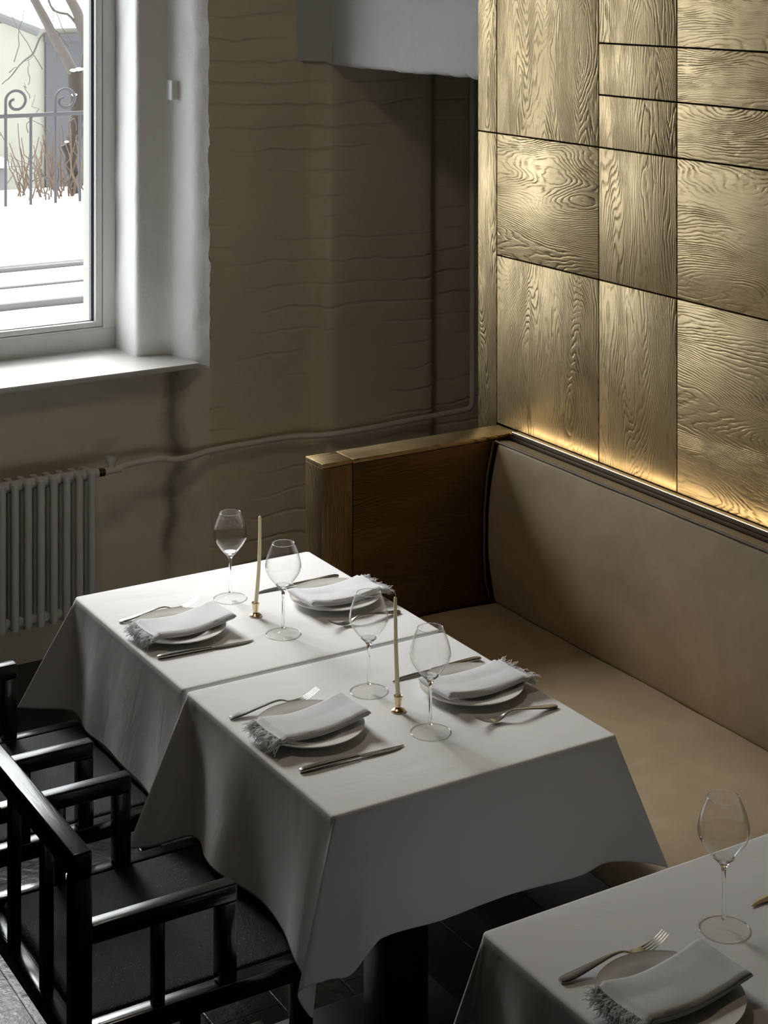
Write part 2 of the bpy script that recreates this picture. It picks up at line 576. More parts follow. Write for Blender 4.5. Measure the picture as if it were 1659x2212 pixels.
# wall left of the window, above and beyond
struct('wall_window_side', box(-3.2, WX0, 5.74, 6.3, 0, CEIL), M['room'])
struct('wall_above_window', box(WX0 - .01, 2.60, 5.90, 6.32, WZ1, CEIL), M['white_plaster'])
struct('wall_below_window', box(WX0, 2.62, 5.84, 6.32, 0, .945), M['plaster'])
struct('wall_alcove_end', box(4.28, 4.38, 4.60, 5.75, 0, CEIL), M['room'])
struct('wall_alcove_near', box(3.45, 4.30, 4.56, 4.64, 0, CEIL), M['room'])
struct('wall_outer', box(2.56, 4.4, 5.99, 6.34, 0, CEIL), M['room'])
struct('wall_sky_block', box(-9, 16, 6.02, 6.36, CEIL + .1, 11.0), M['room'])  # unseen upper facade, added to block sky light from the yard

# bulkhead over the alcove: white face, ragged bottom edge, rounded into the window wall
def bulkhead():
    bm = bmesh.new()
    ys = [4.640 + i * .012 for i in range(86)]           # to ~5.66
    rows = []
    def edge(y):
        return 2.058 + .006 * nz(1, y, 0, 4) + .009 * nz(2, y, 1, 13) + .006 * nz(2, y, 5, 34)
    prof = [(.30, .0), (.03, .0), (.010, .004), (.002, .014), (0, .03)] + [(0, .06 + k * .03) for k in range(47)]
    for (dx, dz) in prof:
        row = []
        for y in ys:
            e = edge(y)
            k = max(0, 1 - dz / .15)
            r = 0
            if y > 5.60: r = (y - 5.60)
            x = 3.160 + dx - .010 * (r / .06) ** 2 + .004 * nz(5, y, dz, 6) + .003 * nz(5, y, dz, 17)
            z = 2.058 * (1 - k) + e * k + dz
            row.append((x, y, z))
        rows.append(row)
    add_grid(bm, rows)
    return bm
struct('trim_2', bulkhead(), M['bulk'], angle=80)
struct('trim_3', sweep_wall([(3.158, 5.61), (3.154, 5.655), (3.135, 5.70), (3.100, 5.728), (3.05, 5.745), (3.04, 5.752)], 2.075, CEIL, .03, .012, .004), M['bulk'], angle=80)

# window
bm = bmesh.new()
fx0, fx1, z0, z1 = WX0, 2.508, .987, WZ1
add_box(bm, 2.458, fx1, WY, WY + .08, z0 + .075, z1, .002)
add_box(bm, fx0, fx0 + .05, WY, WY + .08, z0 + .075, z1, .002)
add_box(bm, fx0, fx1, WY, WY + .08, z0 - .01, z0 + .0748, .002)
add_box(bm, fx0 + .0502, 2.4578, WY + .0015, WY + .08, z0 + .0745, z0 + .082, .0005)
add_box(bm, fx0 + .0502, 2.4578, WY, WY + .08, z1 - .05, z1, .002)
win = struct('window_1', bm, M['frame'])
bm = bmesh.new()
sx0, sx1, sz0, sz1 = fx0 + .052, 2.456, z0 + .084, z1 - .052
add_box(bm, sx1 - .026, sx1, WY + .004, WY + .07, sz0, sz1, .002)
add_box(bm, sx0, sx0 + .026, WY + .004, WY + .07, sz0, sz1, .002)
add_box(bm, sx0 + .0262, sx1 - .0262, WY + .004, WY + .07, sz0, sz0 + .020, .002)
add_box(bm, sx0 + .0262, sx1 - .0262, WY + .004, WY + .07, sz1 - .026, sz1, .002)
sash = obj('sash', bm, M['frame'], win)
bm = bmesh.new()
add_box(bm, sx1 - .036, sx1 - .0262, WY + .025, WY + .045, sz0 + .0203, sz1 - .03)
add_box(bm, sx0 + .026, sx0 + .034, WY + .025, WY + .045, sz0 + .02, sz1)
add_box(bm, sx0 + .035, sx1 - .035, WY + .025, WY + .045, sz0 + .0203, sz0 + .0225)
obj('gasket', bm, M['rubber'], sash)
obj('glass_pane', box(sx0 + .02, sx1 - .02, WY + .033, WY + .039, sz0 + .012, sz1 - .02), M['pane'], sash)
bm = bmesh.new()
add_box(bm, 2.472, 2.56, WY + .085, WY + .24, .90, z1 + .1, .003)
add_box(bm, WX0 - .03, WX0 + .07, WY + .085, WY + .24, .90, z1 + .1, .003)
add_box(bm, WX0, 2.51, WY + .085, WY + .24, z1 - .02, z1 + .1, .003)
obj('outer_jamb', bm, M['frame_out'], win)
# sill board
def sill():
    bm = bmesh.new()
    plan = [(fx0 - .02, WY + .01), (2.512, WY + .01), (2.514, 5.935), (2.626, 5.912), (2.664, 5.79), (2.672, 5.722), (fx0 - .02, 5.722)]
    lo = [bm.verts.new((x, y, .968)) for x, y in plan]
    hi = [bm.verts.new((x, y, .987)) for x, y in plan]
    bm.faces.new(hi); bm.faces.new(lo[::-1])
    n_ = len(plan)
    for i in range(n_): bm.faces.new((lo[i], lo[(i + 1) % n_], hi[(i + 1) % n_], hi[i]))
    bmesh.ops.bevel(bm, geom=[e for e in bm.edges if abs(e.verts[0].co.z - e.verts[1].co.z) < .001], offset=.003, segments=2, affect='EDGES')
    return bm
struct('window_sill', sill(), M['sill'])
# small plastered-over patch on the reveal
bm = bmesh.new()
add_box(bm, 2.617, 2.668, 5.858, 5.94, 1.934, 2.010, .006, 3)
o = struct('trim_4', bm, M['white_plaster'])

# wide warm fill lamp, added out of view to brighten the window wall
def fill_lamp(x, y, z, power, lab):
    t = thing('fill_lamp', lab, 'added fill light', (x, y, z))
    bm = bmesh.new()
    add_lathe(bm, [(.225, 0), (.250, 0), (.252, .012), (.246, .060), (.225, .060)], 56, closed=True, c=(0, 0, -.0601))
    obj('rim', bm, M['black'], t)
    bm = bmesh.new()
    add_lathe(bm, [(0, 0), (.224, 0), (.224, .006), (0, .006)], 56, c=(0, 0, -.030))
    obj('reflector', bm, M['frame'], t)
    l = area('fill_lamp_light', (0, 0, -.034), (.42, .42), (0, 0, 0), power, (1.0, .84, .62))
    l.data.shape = 'DISK'; l.parent = t
    return t
fill_lamp(1.45, 3.85, CEIL, 8.5, 'added round black rimmed fill lamp over the tables, unseen')

# ================================================================== GOLD PANELLING
pan = thing('gold_wall_panelling', 'gold leafed wooden wall panelling with deep carved grain above the bench', 'wall panelling', (3.173, 4.0, .965))
def plank(y0, y1, z0, z1, mat):
    g = .0022
    bm = box(3.157 - 3.173, .016, y0 + g - 4.0, y1 - g - 4.0, z0 + g - .965, z1 - g - .965, .0016, 2)
    return obj('panel', bm, mat, pan)
V, Hh = M['gold_v'], M['gold_h']
T3 = 3.42
cols = [
    (4.540, 4.648, [(.90, 1.893, V), (1.893, T3, V)]),
    (4.017, 4.540, [(.967, 1.504, V), (1.504, 1.893, Hh), (1.893, 2.62, V), (2.62, T3, Hh)]),
    (3.670, 4.017, [(.967, 1.504, V), (1.504, 1.893, V), (1.893, 2.047, V), (2.047, 2.199, V), (2.199, 2.80, V), (2.80, T3, V)]),
    (3.010, 3.670, [(.967, 1.504, Hh), (1.504, 1.893, Hh), (1.893, 2.047, Hh), (2.047, 2.199, Hh), (2.199, 2.72, Hh), (2.72, T3, Hh)]),
    (2.500, 3.010, [(.967, 1.504, V), (1.504, 1.893, V), (1.893, 2.72, V), (2.72, T3, V)]),
    (1.900, 2.500, [(.967, 1.504, Hh), (1.504, 2.047, V), (2.047, 2.72, Hh), (2.72, T3, Hh)]),
    (1.200, 1.900, [(.967, 1.893, V), (1.893, 2.199, Hh), (2.199, T3, V)]),
]
for y0, y1, lst in cols:
    for z0_, z1_, m_ in lst: plank(y0, y1, z0_, z1_, m_)
obj('backing', box(.016, .022, 1.2 - 4.0, 4.646 - 4.0, -.06, T3 - .965), M['black'], pan)

# ================================================================== BENCH
YB0 = 1.20
bench = thing('bench', 'long tan suede banquette bench with a gold grained wood end panel, along the gold wall', 'bench', (2.75, 3.0, 0))
def bpart(name, bm, mat, parent=None, **k):
    for v in bm.verts: v.co -= Vector((2.75, 3.0, 0))
    return obj(name, bm, mat, parent or bench, **k)
bpart('base', box(2.64, 3.15, YB0, 4.41, 0, .33, .004), M['black'])
def loft_y(profile, ys, f=None):
    """closed xz profile swept along y"""
    bm = bmesh.new()
    rows = []
    for y in ys:
        row = []
        for (x, z) in profile:
            p = (x, y, z)
            if f: p = f(x, y, z)
            row.append(p)
        rows.append(row)
    g = add_grid(bm, rows, close_u=True)
    bm.faces.new(g[0][::-1]); bm.faces.new(g[-1])
    return bm
def rr_profile(pts, n=5):
    """round each corner of polygon: pts = (x,z,r)"""
    out = []
    m = len(pts)
    for i, (x, z, r) in enumerate(pts):
        p = Vector((x, z)); a = Vector(pts[i - 1][:2]); b = Vector(pts[(i + 1) % m][:2])
        da, db = (a - p).normalized(), (b - p).normalized()
        s, e = p + da * r, p + db * r
        for k in range(n + 1):
            t = k / n
            q = s * (1 - t) ** 2 + p * 2 * t * (1 - t) + e * t ** 2
            out.append((q.x, q.y))
    return out
sp = rr_profile([(2.448, .335, .012), (2.440, .467, .035), (2.60, .469, .05), (2.85, .468, .05), (3.07, .462, .01), (3.07, .335, .01)], 5)
ysl = [YB0 + (4.412 - YB0) * i / 110 for i in range(111)]
def seatf(x, y, z):
    if z > .40:
        z += .0022 * nz(x, y, 0, 5) + .0012 * nz(x, y, 3, 14)
        e = max(0, 1 - (4.412 - y) / .02); z -= .010 * e * e
        e = max(0, 1 - (3.07 - x) / .05); z -= .004 * e * e
    else: x += .001 * nz(x, y, 0, 6)
    return (x, y, z)
bpart('seat_cushion', loft_y(sp, ysl, seatf), M['tan'], angle=60)
bp_ = rr_profile([(3.045, .455, .02), (3.020, .60, .08), (3.026, .78, .08), (3.062, .950, .010), (3.123, .946, .008), (3.123, .455, .01)], 6)
def backf(x, y, z):
    if x < 3.11:
        x += .003 * nz(x, y, z, 3) + .0016 * nz(y, x, z, 11)
        e = max(0, 1 - (4.415 - y) / .03); x += .016 * e * e
    return (x, y, z)
ysb = [YB0 + (4.413 - YB0) * i / 130 for i in range(131)]
bc = bpart('back_cushion', loft_y(bp_, ysb, backf), M['tan'], angle=60)
bm = bmesh.new()
add_tube(bm, [(3.064 + .002 * nz(0, y, 1, 5), y, .9505) for y in ysb], .0042, 8)
bpart('piping', bm, M['piping'], bc, angle=60)
bm = bmesh.new()
add_tube(bm, [(3.060, 4.4165, .95), (3.036, 4.4165, .85), (3.026, 4.4165, .74), (3.024, 4.4165, .62), (3.030, 4.4165, .52), (3.044, 4.4165, .468)], .0035, 8)
bpart('piping', bm, M['piping'], bc, angle=60)
# back box behind the cushion, ledge and light channel
bpart('back_frame', box(3.1242, 3.1565, YB0, 4.42, 0, .940, .001), M['black'])
bpart('ledge', box(3.1345, 3.1568, YB0, 4.4195, .941, .9668, .0008), M['ledge'])
bm = bmesh.new()
add_box(bm, 3.1245, 3.1258, YB0, 4.4195, .941, .956, .0004)
add_box(bm, 3.1300, 3.1314, YB0, 4.4195, .941, .9690, .0003)
lch = bpart('light_channel', bm, M['bronze'])
bpart('light_strip', box(3.1316, 3.1324, YB0, 4.4195, .9660, .9688, 0), M['led'], lch)
# end panel (arm): front post, side board, top
def armbox(name, *a, mat, **k):
    return bpart(name, box(*a, .0022, 2), mat, **k)
armbox('post', 2.455, 2.5575, 4.4225, 4.527, 0, .952, mat=M['arm_post'])
armbox('side_board', 2.5595, 3.156, 4.4225, 4.527, 0, .952, mat=M['arm_h'])
armbox('top_cap', 2.455, 2.5575, 4.4225, 4.527, .9525, .9655, mat=M['arm_top'])
armbox('top_board', 2.5595, 3.156, 4.4225, 4.527, .9525, .9655, mat=M['arm_top'])

# ================================================================== RADIATOR AND PIPE
rad = thing('radiator', 'white column radiator under the window, left edge of the photo', 'radiator', (2.0, 5.650, .16))
RB, RT = 0.02, 0.535
def rad_section():
    bm = bmesh.new()
    for dy in (-.040, 0, .040):
        add_tube(bm, [(0, dy, RB + .012), (0, dy, RB + .03), (0, dy, RT - .03), (0, dy, RT - .010)], [.0118, .0135, .0135, .0125], 14)
    for z in (RB + .022, RT - .022):
        s_ = 1 if z > .2 else -1
        add_tube(bm, [(0, -.047, z - .008 * s_), (0, -.040, z), (0, -.020, z + .004 * s_), (0, 0, z + .002 * s_), (0, .020, z + .004 * s_), (0, .040, z), (0, .047, z - .008 * s_)],
                 [.007, .0128, .0125, .0135, .0125, .0128, .007], 14)
    # hubs between sections
    for z in (RB + .026, RT - .026):
        add_tube(bm, [(-.0228, 0, z), (.0228, 0, z)], .0185, 16)
    return bm
sec0 = obj('section', rad_section(), M['enamel'], rad, angle=50)
sec0.location = (2.208 - 2.0, 0, 0)
for k in range(1, 16):
    s = sec0.copy(); COL.objects.link(s); s.parent = rad
    s.location = (2.208 - 2.0 - .0457 * k, 0, 0)
def q(x, y, z): return (x - 2.0, y - 5.665, z - .16)
bm = bmesh.new()
add_tube(bm, [q(2.231, 5.665, .669), q(2.246, 5.665, .669)], .016, 18)
obj('end_plug', bm, M['enamel'], rad)
bm = bmesh.new()
add_tube(bm, [q(2.246, 5.665, .669), q(2.250, 5.665, .669), q(2.268, 5.665, .669), q(2.272, 5.665, .669)], [.010, .0145, .0145, .010], 6)
obj('union_nut', bm, M['bronze'], rad, angle=20)
bm = bmesh.new()
add_tube(bm, [q(2.270, 5.668, .669), q(2.335, 5.678, .669)], .0135, 16)
add_tube(bm, [q(2.295, 5.670, .665), q(2.295, 5.670, .694)], .010, 16)
valve = obj('valve', bm, M['pipe'], rad)
bm = bmesh.new()
add_lathe(bm, [(0, 0), (.017, 0), (.0185, .003), (.0185, .018), (.016, .024), (0, .025)], 20, c=q(2.295, 5.670, .694))
obj('valve_cap', bm, M['enamel'], valve)
for xx in (2.185, 1.70):
    obj('wall_bracket', box(*[a - b for a, b in zip((xx - .01, xx + .01), (2.0, 2.0))], .02, .140, .06, .10, .002), M['enamel'], rad)

pipe = thing('heating_pipe', 'painted heating pipe running along the wall from the radiator', 'pipe', (2.33, 5.69, .67))
def pq(x, y, z): return (x - 2.33, y - 5.69, z - .67)
raw = [(0, (2.337, 5.679, .669)), (.5, (2.42, 5.695, .671)), (1, (2.505, 5.70, .670)), (1.4, (2.55, 5.70, .659)), (1.9, (2.62, 5.70, .658)), (2.4, (2.70, 5.702, .669)),
       (3, (2.90, 5.704, .673)), (3.5, (3.04, 5.702, .6735)), (3.9, (3.11, 5.68, .672)), (4.3, (3.17, 5.632, .680)), (5, (3.33, 5.622, .684)), (6, (3.56, 5.622, .691)), (6.8, (3.76, 5.62, .697))]
bm = bmesh.new()
add_tube(bm, [pq(*catmull(raw, 6.8 * i / 90)) for i in range(91)], .0112, 12)
obj('level_run', bm, M['pipe'], pipe, angle=60)
bm = bmesh.new()
add_tube(bm, [pq(3.745, 5.62, .697), pq(3.775, 5.62, .699), pq(3.790, 5.62, .712), pq(3.793, 5.62, .74)] + [pq(3.793, 5.62 + .003 * nz(0, 0, z / 10, 1), z / 10) for z in range(8, 34)], .0112, 12)
obj('riser', bm, M['pipe'], pipe, angle=60)

# ================================================================== TABLES AND CLOTHS
TZ = .742
def make_table():
    t = thing('dining_table', 'x', 'table')
    obj('table_top', box(-.342, .342, -.336, .336, TZ - .03, TZ, .004), M['wood_x'], t)
    obj('pedestal', box(-.053, .053, -.053, .053, .012, TZ - .03, .003), M['black'], t)
    obj('base_plate', box(-.21, .21, -.21, .21, 0, .012, .004), M['black'], t)
    obj('cross_bracket', box(-.25, .25, -.04, .04, TZ - .05, TZ - .031, .002), M['black'], t)
    return t
tab = make_table()
TA = (2.0125, 3.995); TB = (2.0125, 3.288); TC = (2.0325, 2.113)
tables = []
for i, (c, lab) in enumerate(((TA, 'square pedestal table under the cloth, farthest one, nearest the radiator'),
                              (TB, 'square pedestal table in the middle, black column showing under the cloth hem'),
                              (TC, 'square pedestal table hidden by the cloth in the lower right corner'))):
    o = tab if i == 0 else copy_tree(tab)
    o.location = (c[0], c[1], 0); o['label'] = lab; o['group'] = 'pedestal tables along the bench'
    tables.append(o)

def tablecloth(x0, x1, y0, y1, hem, label, seed):
    """hem: list of (s,(x,y,z,q)). s: 0-1 near side, 1-1.2 corner, 1.2-2.2 right, 2.2-2.4 corner, 2.4-3.4 far, 3.4-3.6 corner, 3.6-4.6 left, 4.6-4.8 corner"""
    zt = .7505
    r = .010
    cen = Vector(((x0 + x1) / 2, (y0 + y1) / 2))
    def attach(s):
        s %= 4.8
        def arc(cx, cy, a0, t):
            a = math.radians(a0 + 90 * t)
            return Vector((cx + r * math.cos(a), cy + r * math.sin(a)))
        if s <= 1: return Vector((lerp(x0 + r, x1 - r, s), y0))
        if s <= 1.2: return arc(x1 - r, y0 + r, -90, (s - 1) / .2)
        if s <= 2.2: return Vector((x1, lerp(y0 + r, y1 - r, s - 1.2)))
        if s <= 2.4: return arc(x1 - r, y1 - r, 0, (s - 2.2) / .2)
        if s <= 3.4: return Vector((lerp(x1 - r, x0 + r, s - 2.4), y1))
        if s <= 3.6: return arc(x0 + r, y1 - r, 90, (s - 3.4) / .2)
        if s <= 4.6: return Vector((x0, lerp(y1 - r, y0 + r, s - 3.6)))
        return arc(x0 + r, y0 + r, 180, (s - 4.6) / .2)
    h = sorted(hem)
    hh = [(s - 4.8, p) for s, p in h[-3:]] + h + [(s + 4.8, p) for s, p in h[:3]]
    ss = []
    def seg(a, b, n):
        for i in range(n): ss.append(a + (b - a) * i / n)
    for k in range(4):
        seg(k * 1.2, k * 1.2 + .12, 12); seg(k * 1.2 + .12, k * 1.2 + .88, 48); seg(k * 1.2 + .88, k * 1.2 + 1, 12); seg(k * 1.2 + 1, k * 1.2 + 1.2, 34)
    rows = []
    # hanging part from hem (bottom) up to the edge
    V_ = [1.0, .985] + [1 - i / 26 for i in range(1, 26)]
    for v in V_:
        row = []
        for s in ss:
            A = attach(s)
            hx, hy, hz, q_ = catmull(hh, s)
            Hp = Vector((hx, hy))
            out = (A - cen)
            g = v ** q_
            P = A + (Hp - A) * g
            z = lerp(zt - .006, hz, v)
            # rounded shoulder over the table edge
            P = P + (Hp - A) * 0
            amp = .0028 * v * (1 - v * .3)
            P.x += amp * nz(P.x * 7 + seed, P.y * 7, z * 2.2)
            P.y += amp * nz(P.x * 7 + seed + 20, P.y * 7, z * 2.2)
            row.append((P.x, P.y, z))
        rows.append(row)
    def normal(s_):
        s_ %= 4.8
        k = int(s_ // 1.2); f_ = s_ - 1.2 * k
        a = -90 + 90 * k + (0 if f_ <= 1 else 90 * (f_ - 1) / .2)
        return Vector((math.cos(math.radians(a)), math.sin(math.radians(a))))
    for (inn, dz) in ((-.0004, .0042), (.0008, .0022), (.0028, .0009), (.0055, .0002), (.0088, 0)):
        row = []
        for s in ss:
            P = attach(s) - normal(s) * inn
            row.append((P.x, P.y, zt - dz))
        rows.append(row)
    for k in (.93, .85, .75, .65, .55, .45, .35, .25, .15, .07):
        row = []
        for s in ss:
            A = attach(s); P = cen + (A - cen) * k
            z = zt + .0005 * nz(P.x * 4 + seed, P.y * 6, 0) * (1 if k < .9 else .3)
            row.append((P.x, P.y, z))
        rows.append(row)
    bm = bmesh.new()
    g = add_grid(bm, rows, close_u=True)
    c = bm.verts.new((cen.x, cen.y, zt))
    last = g[-1]
    for i in range(len(last)): bm.faces.new((last[i], last[(i + 1) % len(last)], c))
    o = obj('tablecloth', bm, M['cloth'], angle=75)
    sol = o.modifiers.new('thickness', 'SOLIDIFY'); sol.thickness = .0011; sol.offset = 1
    tag(o, label, 'tablecloth')
    return o

tablecloth(1.660, 2.365, 3.648, 4.342, [
    (.03, (1.680, 3.646, .47, 1)), (.5, (2.01, 3.646, .48, 1)), (.97, (2.35, 3.646, .48, 1)),
    (1.1, (2.392, 3.648, .45, 1)), (1.3, (2.388, 3.72, .48, 1)), (1.7, (2.40, 4.0, .48, 1)), (2.15, (2.388, 4.28, .48, 1)),
    (2.3, (2.43, 4.385, .42, 1)), (2.45, (2.31, 4.355, .48, 1)), (2.8, (2.10, 4.375, .48, 1)), (3.2, (1.80, 4.36, .48, 1)), (3.36, (1.69, 4.352, .47, 1)),
    (3.47, (1.60, 4.405, .45, 1)), (3.5, (1.543, 4.457, .442, 1)), (3.53, (1.575, 4.415, .447, 1)), (3.60, (1.628, 4.335, .462, 1.0)),
    (3.70, (1.637, 4.26, .472, 1.0)), (3.83, (1.625, 4.17, .465, 1)), (3.98, (1.631, 4.06, .470, 1)), (4.15, (1.627, 3.95, .470, 1)), (4.35, (1.631, 3.82, .468, 1)),
    (4.5, (1.626, 3.72, .465, 1)), (4.66, (1.632, 3.655, .46, 1)), (4.75, (1.655, 3.645, .46, 1))],
    'white linen tablecloth on the farthest table, in the brightest window light', 1.0)
tablecloth(1.660, 2.365, 2.945, 3.634, [
    (.05, (1.712, 2.893, .500, 1.0)), (.10, (1.745, 2.900, .512, 1)), (.28, (1.88, 2.908, .503, 1)), (.55, (2.05, 2.905, .51, 1)), (.8, (2.24, 2.91, .497, 1)), (.93, (2.32, 2.918, .50, 1)),
    (1.06, (2.405, 2.893, .487, 1)), (1.1, (2.442, 2.868, .478, 1)), (1.14, (2.415, 2.905, .485, 1)), (1.25, (2.388, 2.98, .48, 1)), (1.7, (2.40, 3.3, .48, 1)), (2.15, (2.388, 3.57, .48, 1)),
    (2.3, (2.392, 3.636, .45, 1)), (2.45, (2.33, 3.637, .48, 1)), (2.9, (2.0, 3.637, .48, 1)), (3.36, (1.68, 3.637, .47, 1)),
    (3.46, (1.60, 3.642, .43, 1)), (3.5, (1.528, 3.662, .415, 1)), (3.54, (1.573, 3.63, .42, 1)), (3.62, (1.635, 3.575, .45, 1.0)), (3.72, (1.641, 3.52, .46, 1.0)),
    (3.84, (1.612, 3.43, .470, 1.1)), (3.95, (1.608, 3.36, .472, 1)), (4.14, (1.632, 3.22, .475, 1)), (4.34, (1.626, 3.09, .47, 1)), (4.50, (1.612, 3.01, .45, 1)),
    (4.60, (1.612, 2.955, .42, 1)), (4.66, (1.590, 2.905, .400, 1)), (4.70, (1.548, 2.884, .470, 1)), (4.74, (1.610, 2.890, .474, 1)), (4.80, (1.668, 2.893, .466, 1))],
    'white linen tablecloth on the middle table, its near side facing the camera', 5.0)
tablecloth(1.680, 2.385, 1.765, 2.461, [
    (.05, (1.70, 1.735, .48, 1)), (.5, (2.03, 1.74, .48, 1)), (.95, (2.36, 1.735, .48, 1)), (1.1, (2.44, 1.70, .48, 1)), (1.3, (2.40, 1.85, .48, 1)), (1.7, (2.41, 2.1, .48, 1)),
    (2.1, (2.40, 2.38, .48, 1)), (2.3, (2.440, 2.51, .485, 1)), (2.5, (2.33, 2.478, .48, 1)), (2.8, (2.10, 2.495, .48, 1)), (3.1, (1.9, 2.48, .48, 1)), (3.34, (1.73, 2.475, .47, 1)),
    (3.46, (1.65, 2.51, .42, 1)), (3.5, (1.603, 2.538, .40, 1)), (3.55, (1.63, 2.49, .42, 1)), (3.65, (1.662, 2.40, .46, 1)), (3.78, (1.640, 2.30, .47, 1)), (3.92, (1.664, 2.21, .47, 1)),
    (4.1, (1.64, 2.1, .47, 1)), (4.4, (1.66, 1.9, .47, 1)), (4.6, (1.63, 1.78, .44, 1)), (4.7, (1.60, 1.70, .42, 1))],
    'white linen tablecloth in shade, cropped in the lower right corner', 9.0)

# ================================================================== TABLEWARE
TT = .7518
def arc_pts(ps, n):
    return [catmull(ps, ps[0][0] + (ps[-1][0] - ps[0][0]) * i / (n - 1)) for i in range(n)]

def make_plate():
    bm = bmesh.new()
    R = .120
    prof = [(0, .0035), (.030, .0035), (.062, .004), (.072, .0062), (.080, .0105), (.100, .0150), (R - .002, .0185), (R, .0195), (R - .0005, .0172),
            (.100, .0118), (.078, .0062), (.068, .0), (.062, .0), (.060, .002), (0, .0018)]
    add_lathe(bm, prof, 96)
    return obj('plate', bm, M['china'], angle=50)
def make_glass():
    g = thing('wine_glass', 'x', 'wine glass')
    bm = bmesh.new()
    add_lathe(bm, [(0, .0), (.042, 0), (.0436, .0006), (.0436, .0015), (.036, .0024), (.018, .0036), (.0115, .0054), (.0080, .0085), (.0058, .0125), (.0047, .0165), (0, .0168)], 64)
    ft = obj('foot', bm, M['foot'], g, angle=60)
    bm = bmesh.new()
    add_lathe(bm, [(.0436 + .0009 * math.cos(k * math.pi / 4), .0011 + .0008 * math.sin(k * math.pi / 4)) for k in range(8)], 72, closed=True)
    obj('foot_edge', bm, M['crystal'], ft, angle=60)
    bm = bmesh.new()
    add_lathe(bm, [(0, .0169), (.0046, .0169), (.0040, .023), (.0034, .045), (.0033, .075), (.0037, .098), (.0050, .1065), (.0082, .1122),
                   (.0125, .1168), (.0188, .1232), (.0168, .1238), (.0105, .1198), (.005, .1186), (0, .1184)], 40)
    obj('stem', bm, M['crystal'], g, angle=60)
    bm = bmesh.new()
    outer = [(.0185, .1236), (.0280, .1345), (.0372, .1470), (.0434, .1590), (.0454, .1690), (.0443, .1800), (.0405, .1955), (.0357, .2090), (.0316, .2190), (.0284, .2264)]
    pts = [(i / (len(outer) - 1), p) for i, p in enumerate(outer)]
    fine = [tuple(catmull(pts, i / 40)) for i in range(41)]
    inner = [(r_ - .0010, z) for r_, z in fine]
    add_lathe(bm, fine + inner[::-1], 72, closed=True)
    bw = obj('bowl', bm, M['bowl'], g, angle=60)
    bm = bmesh.new()
    add_lathe(bm, [(.0280 + .0007 * math.cos(k * math.pi / 4), .2266 + .0007 * math.sin(k * math.pi / 4)) for k in range(8)], 72, closed=True)
    obj('rim', bm, M['crystal'], bw, angle=60)
    return g
def strip_solid(sec, closed_ends=True):
    """sec: list of rings (each a list of 3D points)"""
    bm = bmesh.new()
    g = add_grid(bm, sec, close_u=True)
    bm.faces.new(g[0][::-1]); bm.faces.new(g[-1])
    return bm
def ring(x, y, z, w, t, n=12, p=2.6, tilt=0):
    out = []
    for k in range(n):
        a = 2 * math.pi * k / n
        c, s_ = math.cos(a), math.sin(a)
        dy = math.copysign(abs(c) ** (2 / p), c) * w / 2
        dz = math.copysign(abs(s_) ** (2 / p), s_) * t / 2
        out.append((x, y + dy, z + dz + dy * tilt))
    return out
def make_fork():
    """lies along +x, handle end at origin, tines up"""
    f = thing('fork', 'x', 'fork')
    H = [(0, (.0035, .012, .0042)), (.008, (.0042, .0180, .0048)), (.03, (.0062, .0195, .0044)), (.07, (.0120, .0140, .0036)), (.105, (.0165, .0088, .0034)), (.125, (.0165, .0068, .0036)),
         (.137, (.0130, .0080, .0034)), (.146, (.0092, .0150, .0026)), (.156, (.0068, .0215, .0022)), (.166, (.0060, .0240, .0019)), (.174, (.0062, .0245, .0018))]
    rings = []
    for i in range(60):
        x = .174 * i / 59
        z, w, t = catmull(H, x)
        rings.append(ring(x, 0, z, w, t, 14))
    e = rings[0]
    obj('handle', strip_solid(rings), M['steel'], f, angle=50)
    for k in range(4):
        y0 = (-.0095, -.0032, .0032, .0095)[k]
        rr = []
        for i in range(16):
            u = i / 15
            x = .172 + .047 * u
            z = .0061 + .018 * u ** 1.7
            w = lerp(.0036, .0016, u)
            rr.append(ring(x, y0 * (1 - .12 * u), z, w, lerp(.0018, .0011, u), 8))
        obj('tine', strip_solid(rr), M['steel'], f, angle=50)
    return f
def make_knife():
    k_ = thing('knife', 'x', 'knife')
    H = [(0, (.0048, .009, .0060)), (.006, (.0052, .0150, .0082)), (.03, (.0056, .0165, .0092)), (.08, (.0056, .0135, .0080)), (.12, (.0052, .0115, .0064)), (.138, (.0050, .0125, .0050))]
    rings = [ring(.138 * i / 39, 0, *catmull(H, .138 * i / 39), 14) for i in range(40)]
    obj('handle', strip_solid(rings), M['steel'], k_, angle=50)
    rr = []
    for i in range(40):
        u = i / 39
        x = .1385 + .112 * u
        top = .0072                                      # straight back edge
        low = -.0072 - .0028 * math.sin(min(1, u * 1.15) * math.pi) if u < .72 else lerp(-.0080, .0040, ((u - .72) / .28) ** 1.8)
        if u < .03: low = -.0058
        yc = (top + low) / 2
        rr.append(ring(x, yc, .0040 - .0022 * u, max(top - low, .0015), lerp(.0026, .0012, u), 8, 2.2))
    obj('blade', strip_solid(rr), M['steel'], k_, angle=40)
    return k_
def make_candle(bend):
    c = thing('taper_candle', 'x', 'candle')
    bm = bmesh.new()
    pts = [(bend * .0035 * math.sin(u * math.pi), 0, .232 * u) for u in [i / 14 for i in range(15)]]
    add_tube(bm, pts + [(0, 0, .2345)], [.0056 - .0018 * i / 14 for i in range(15)] + [.0018], 16)
    wb = obj('wax_body', bm, M['wax'], c, angle=60)
    bm = bmesh.new()
    add_tube(bm, [(0, 0, .234), (.0006, 0, .239), (-.0004, 0, .2435)], .0008, 6)
    obj('wick', bm, M['wick'], wb)
    return c
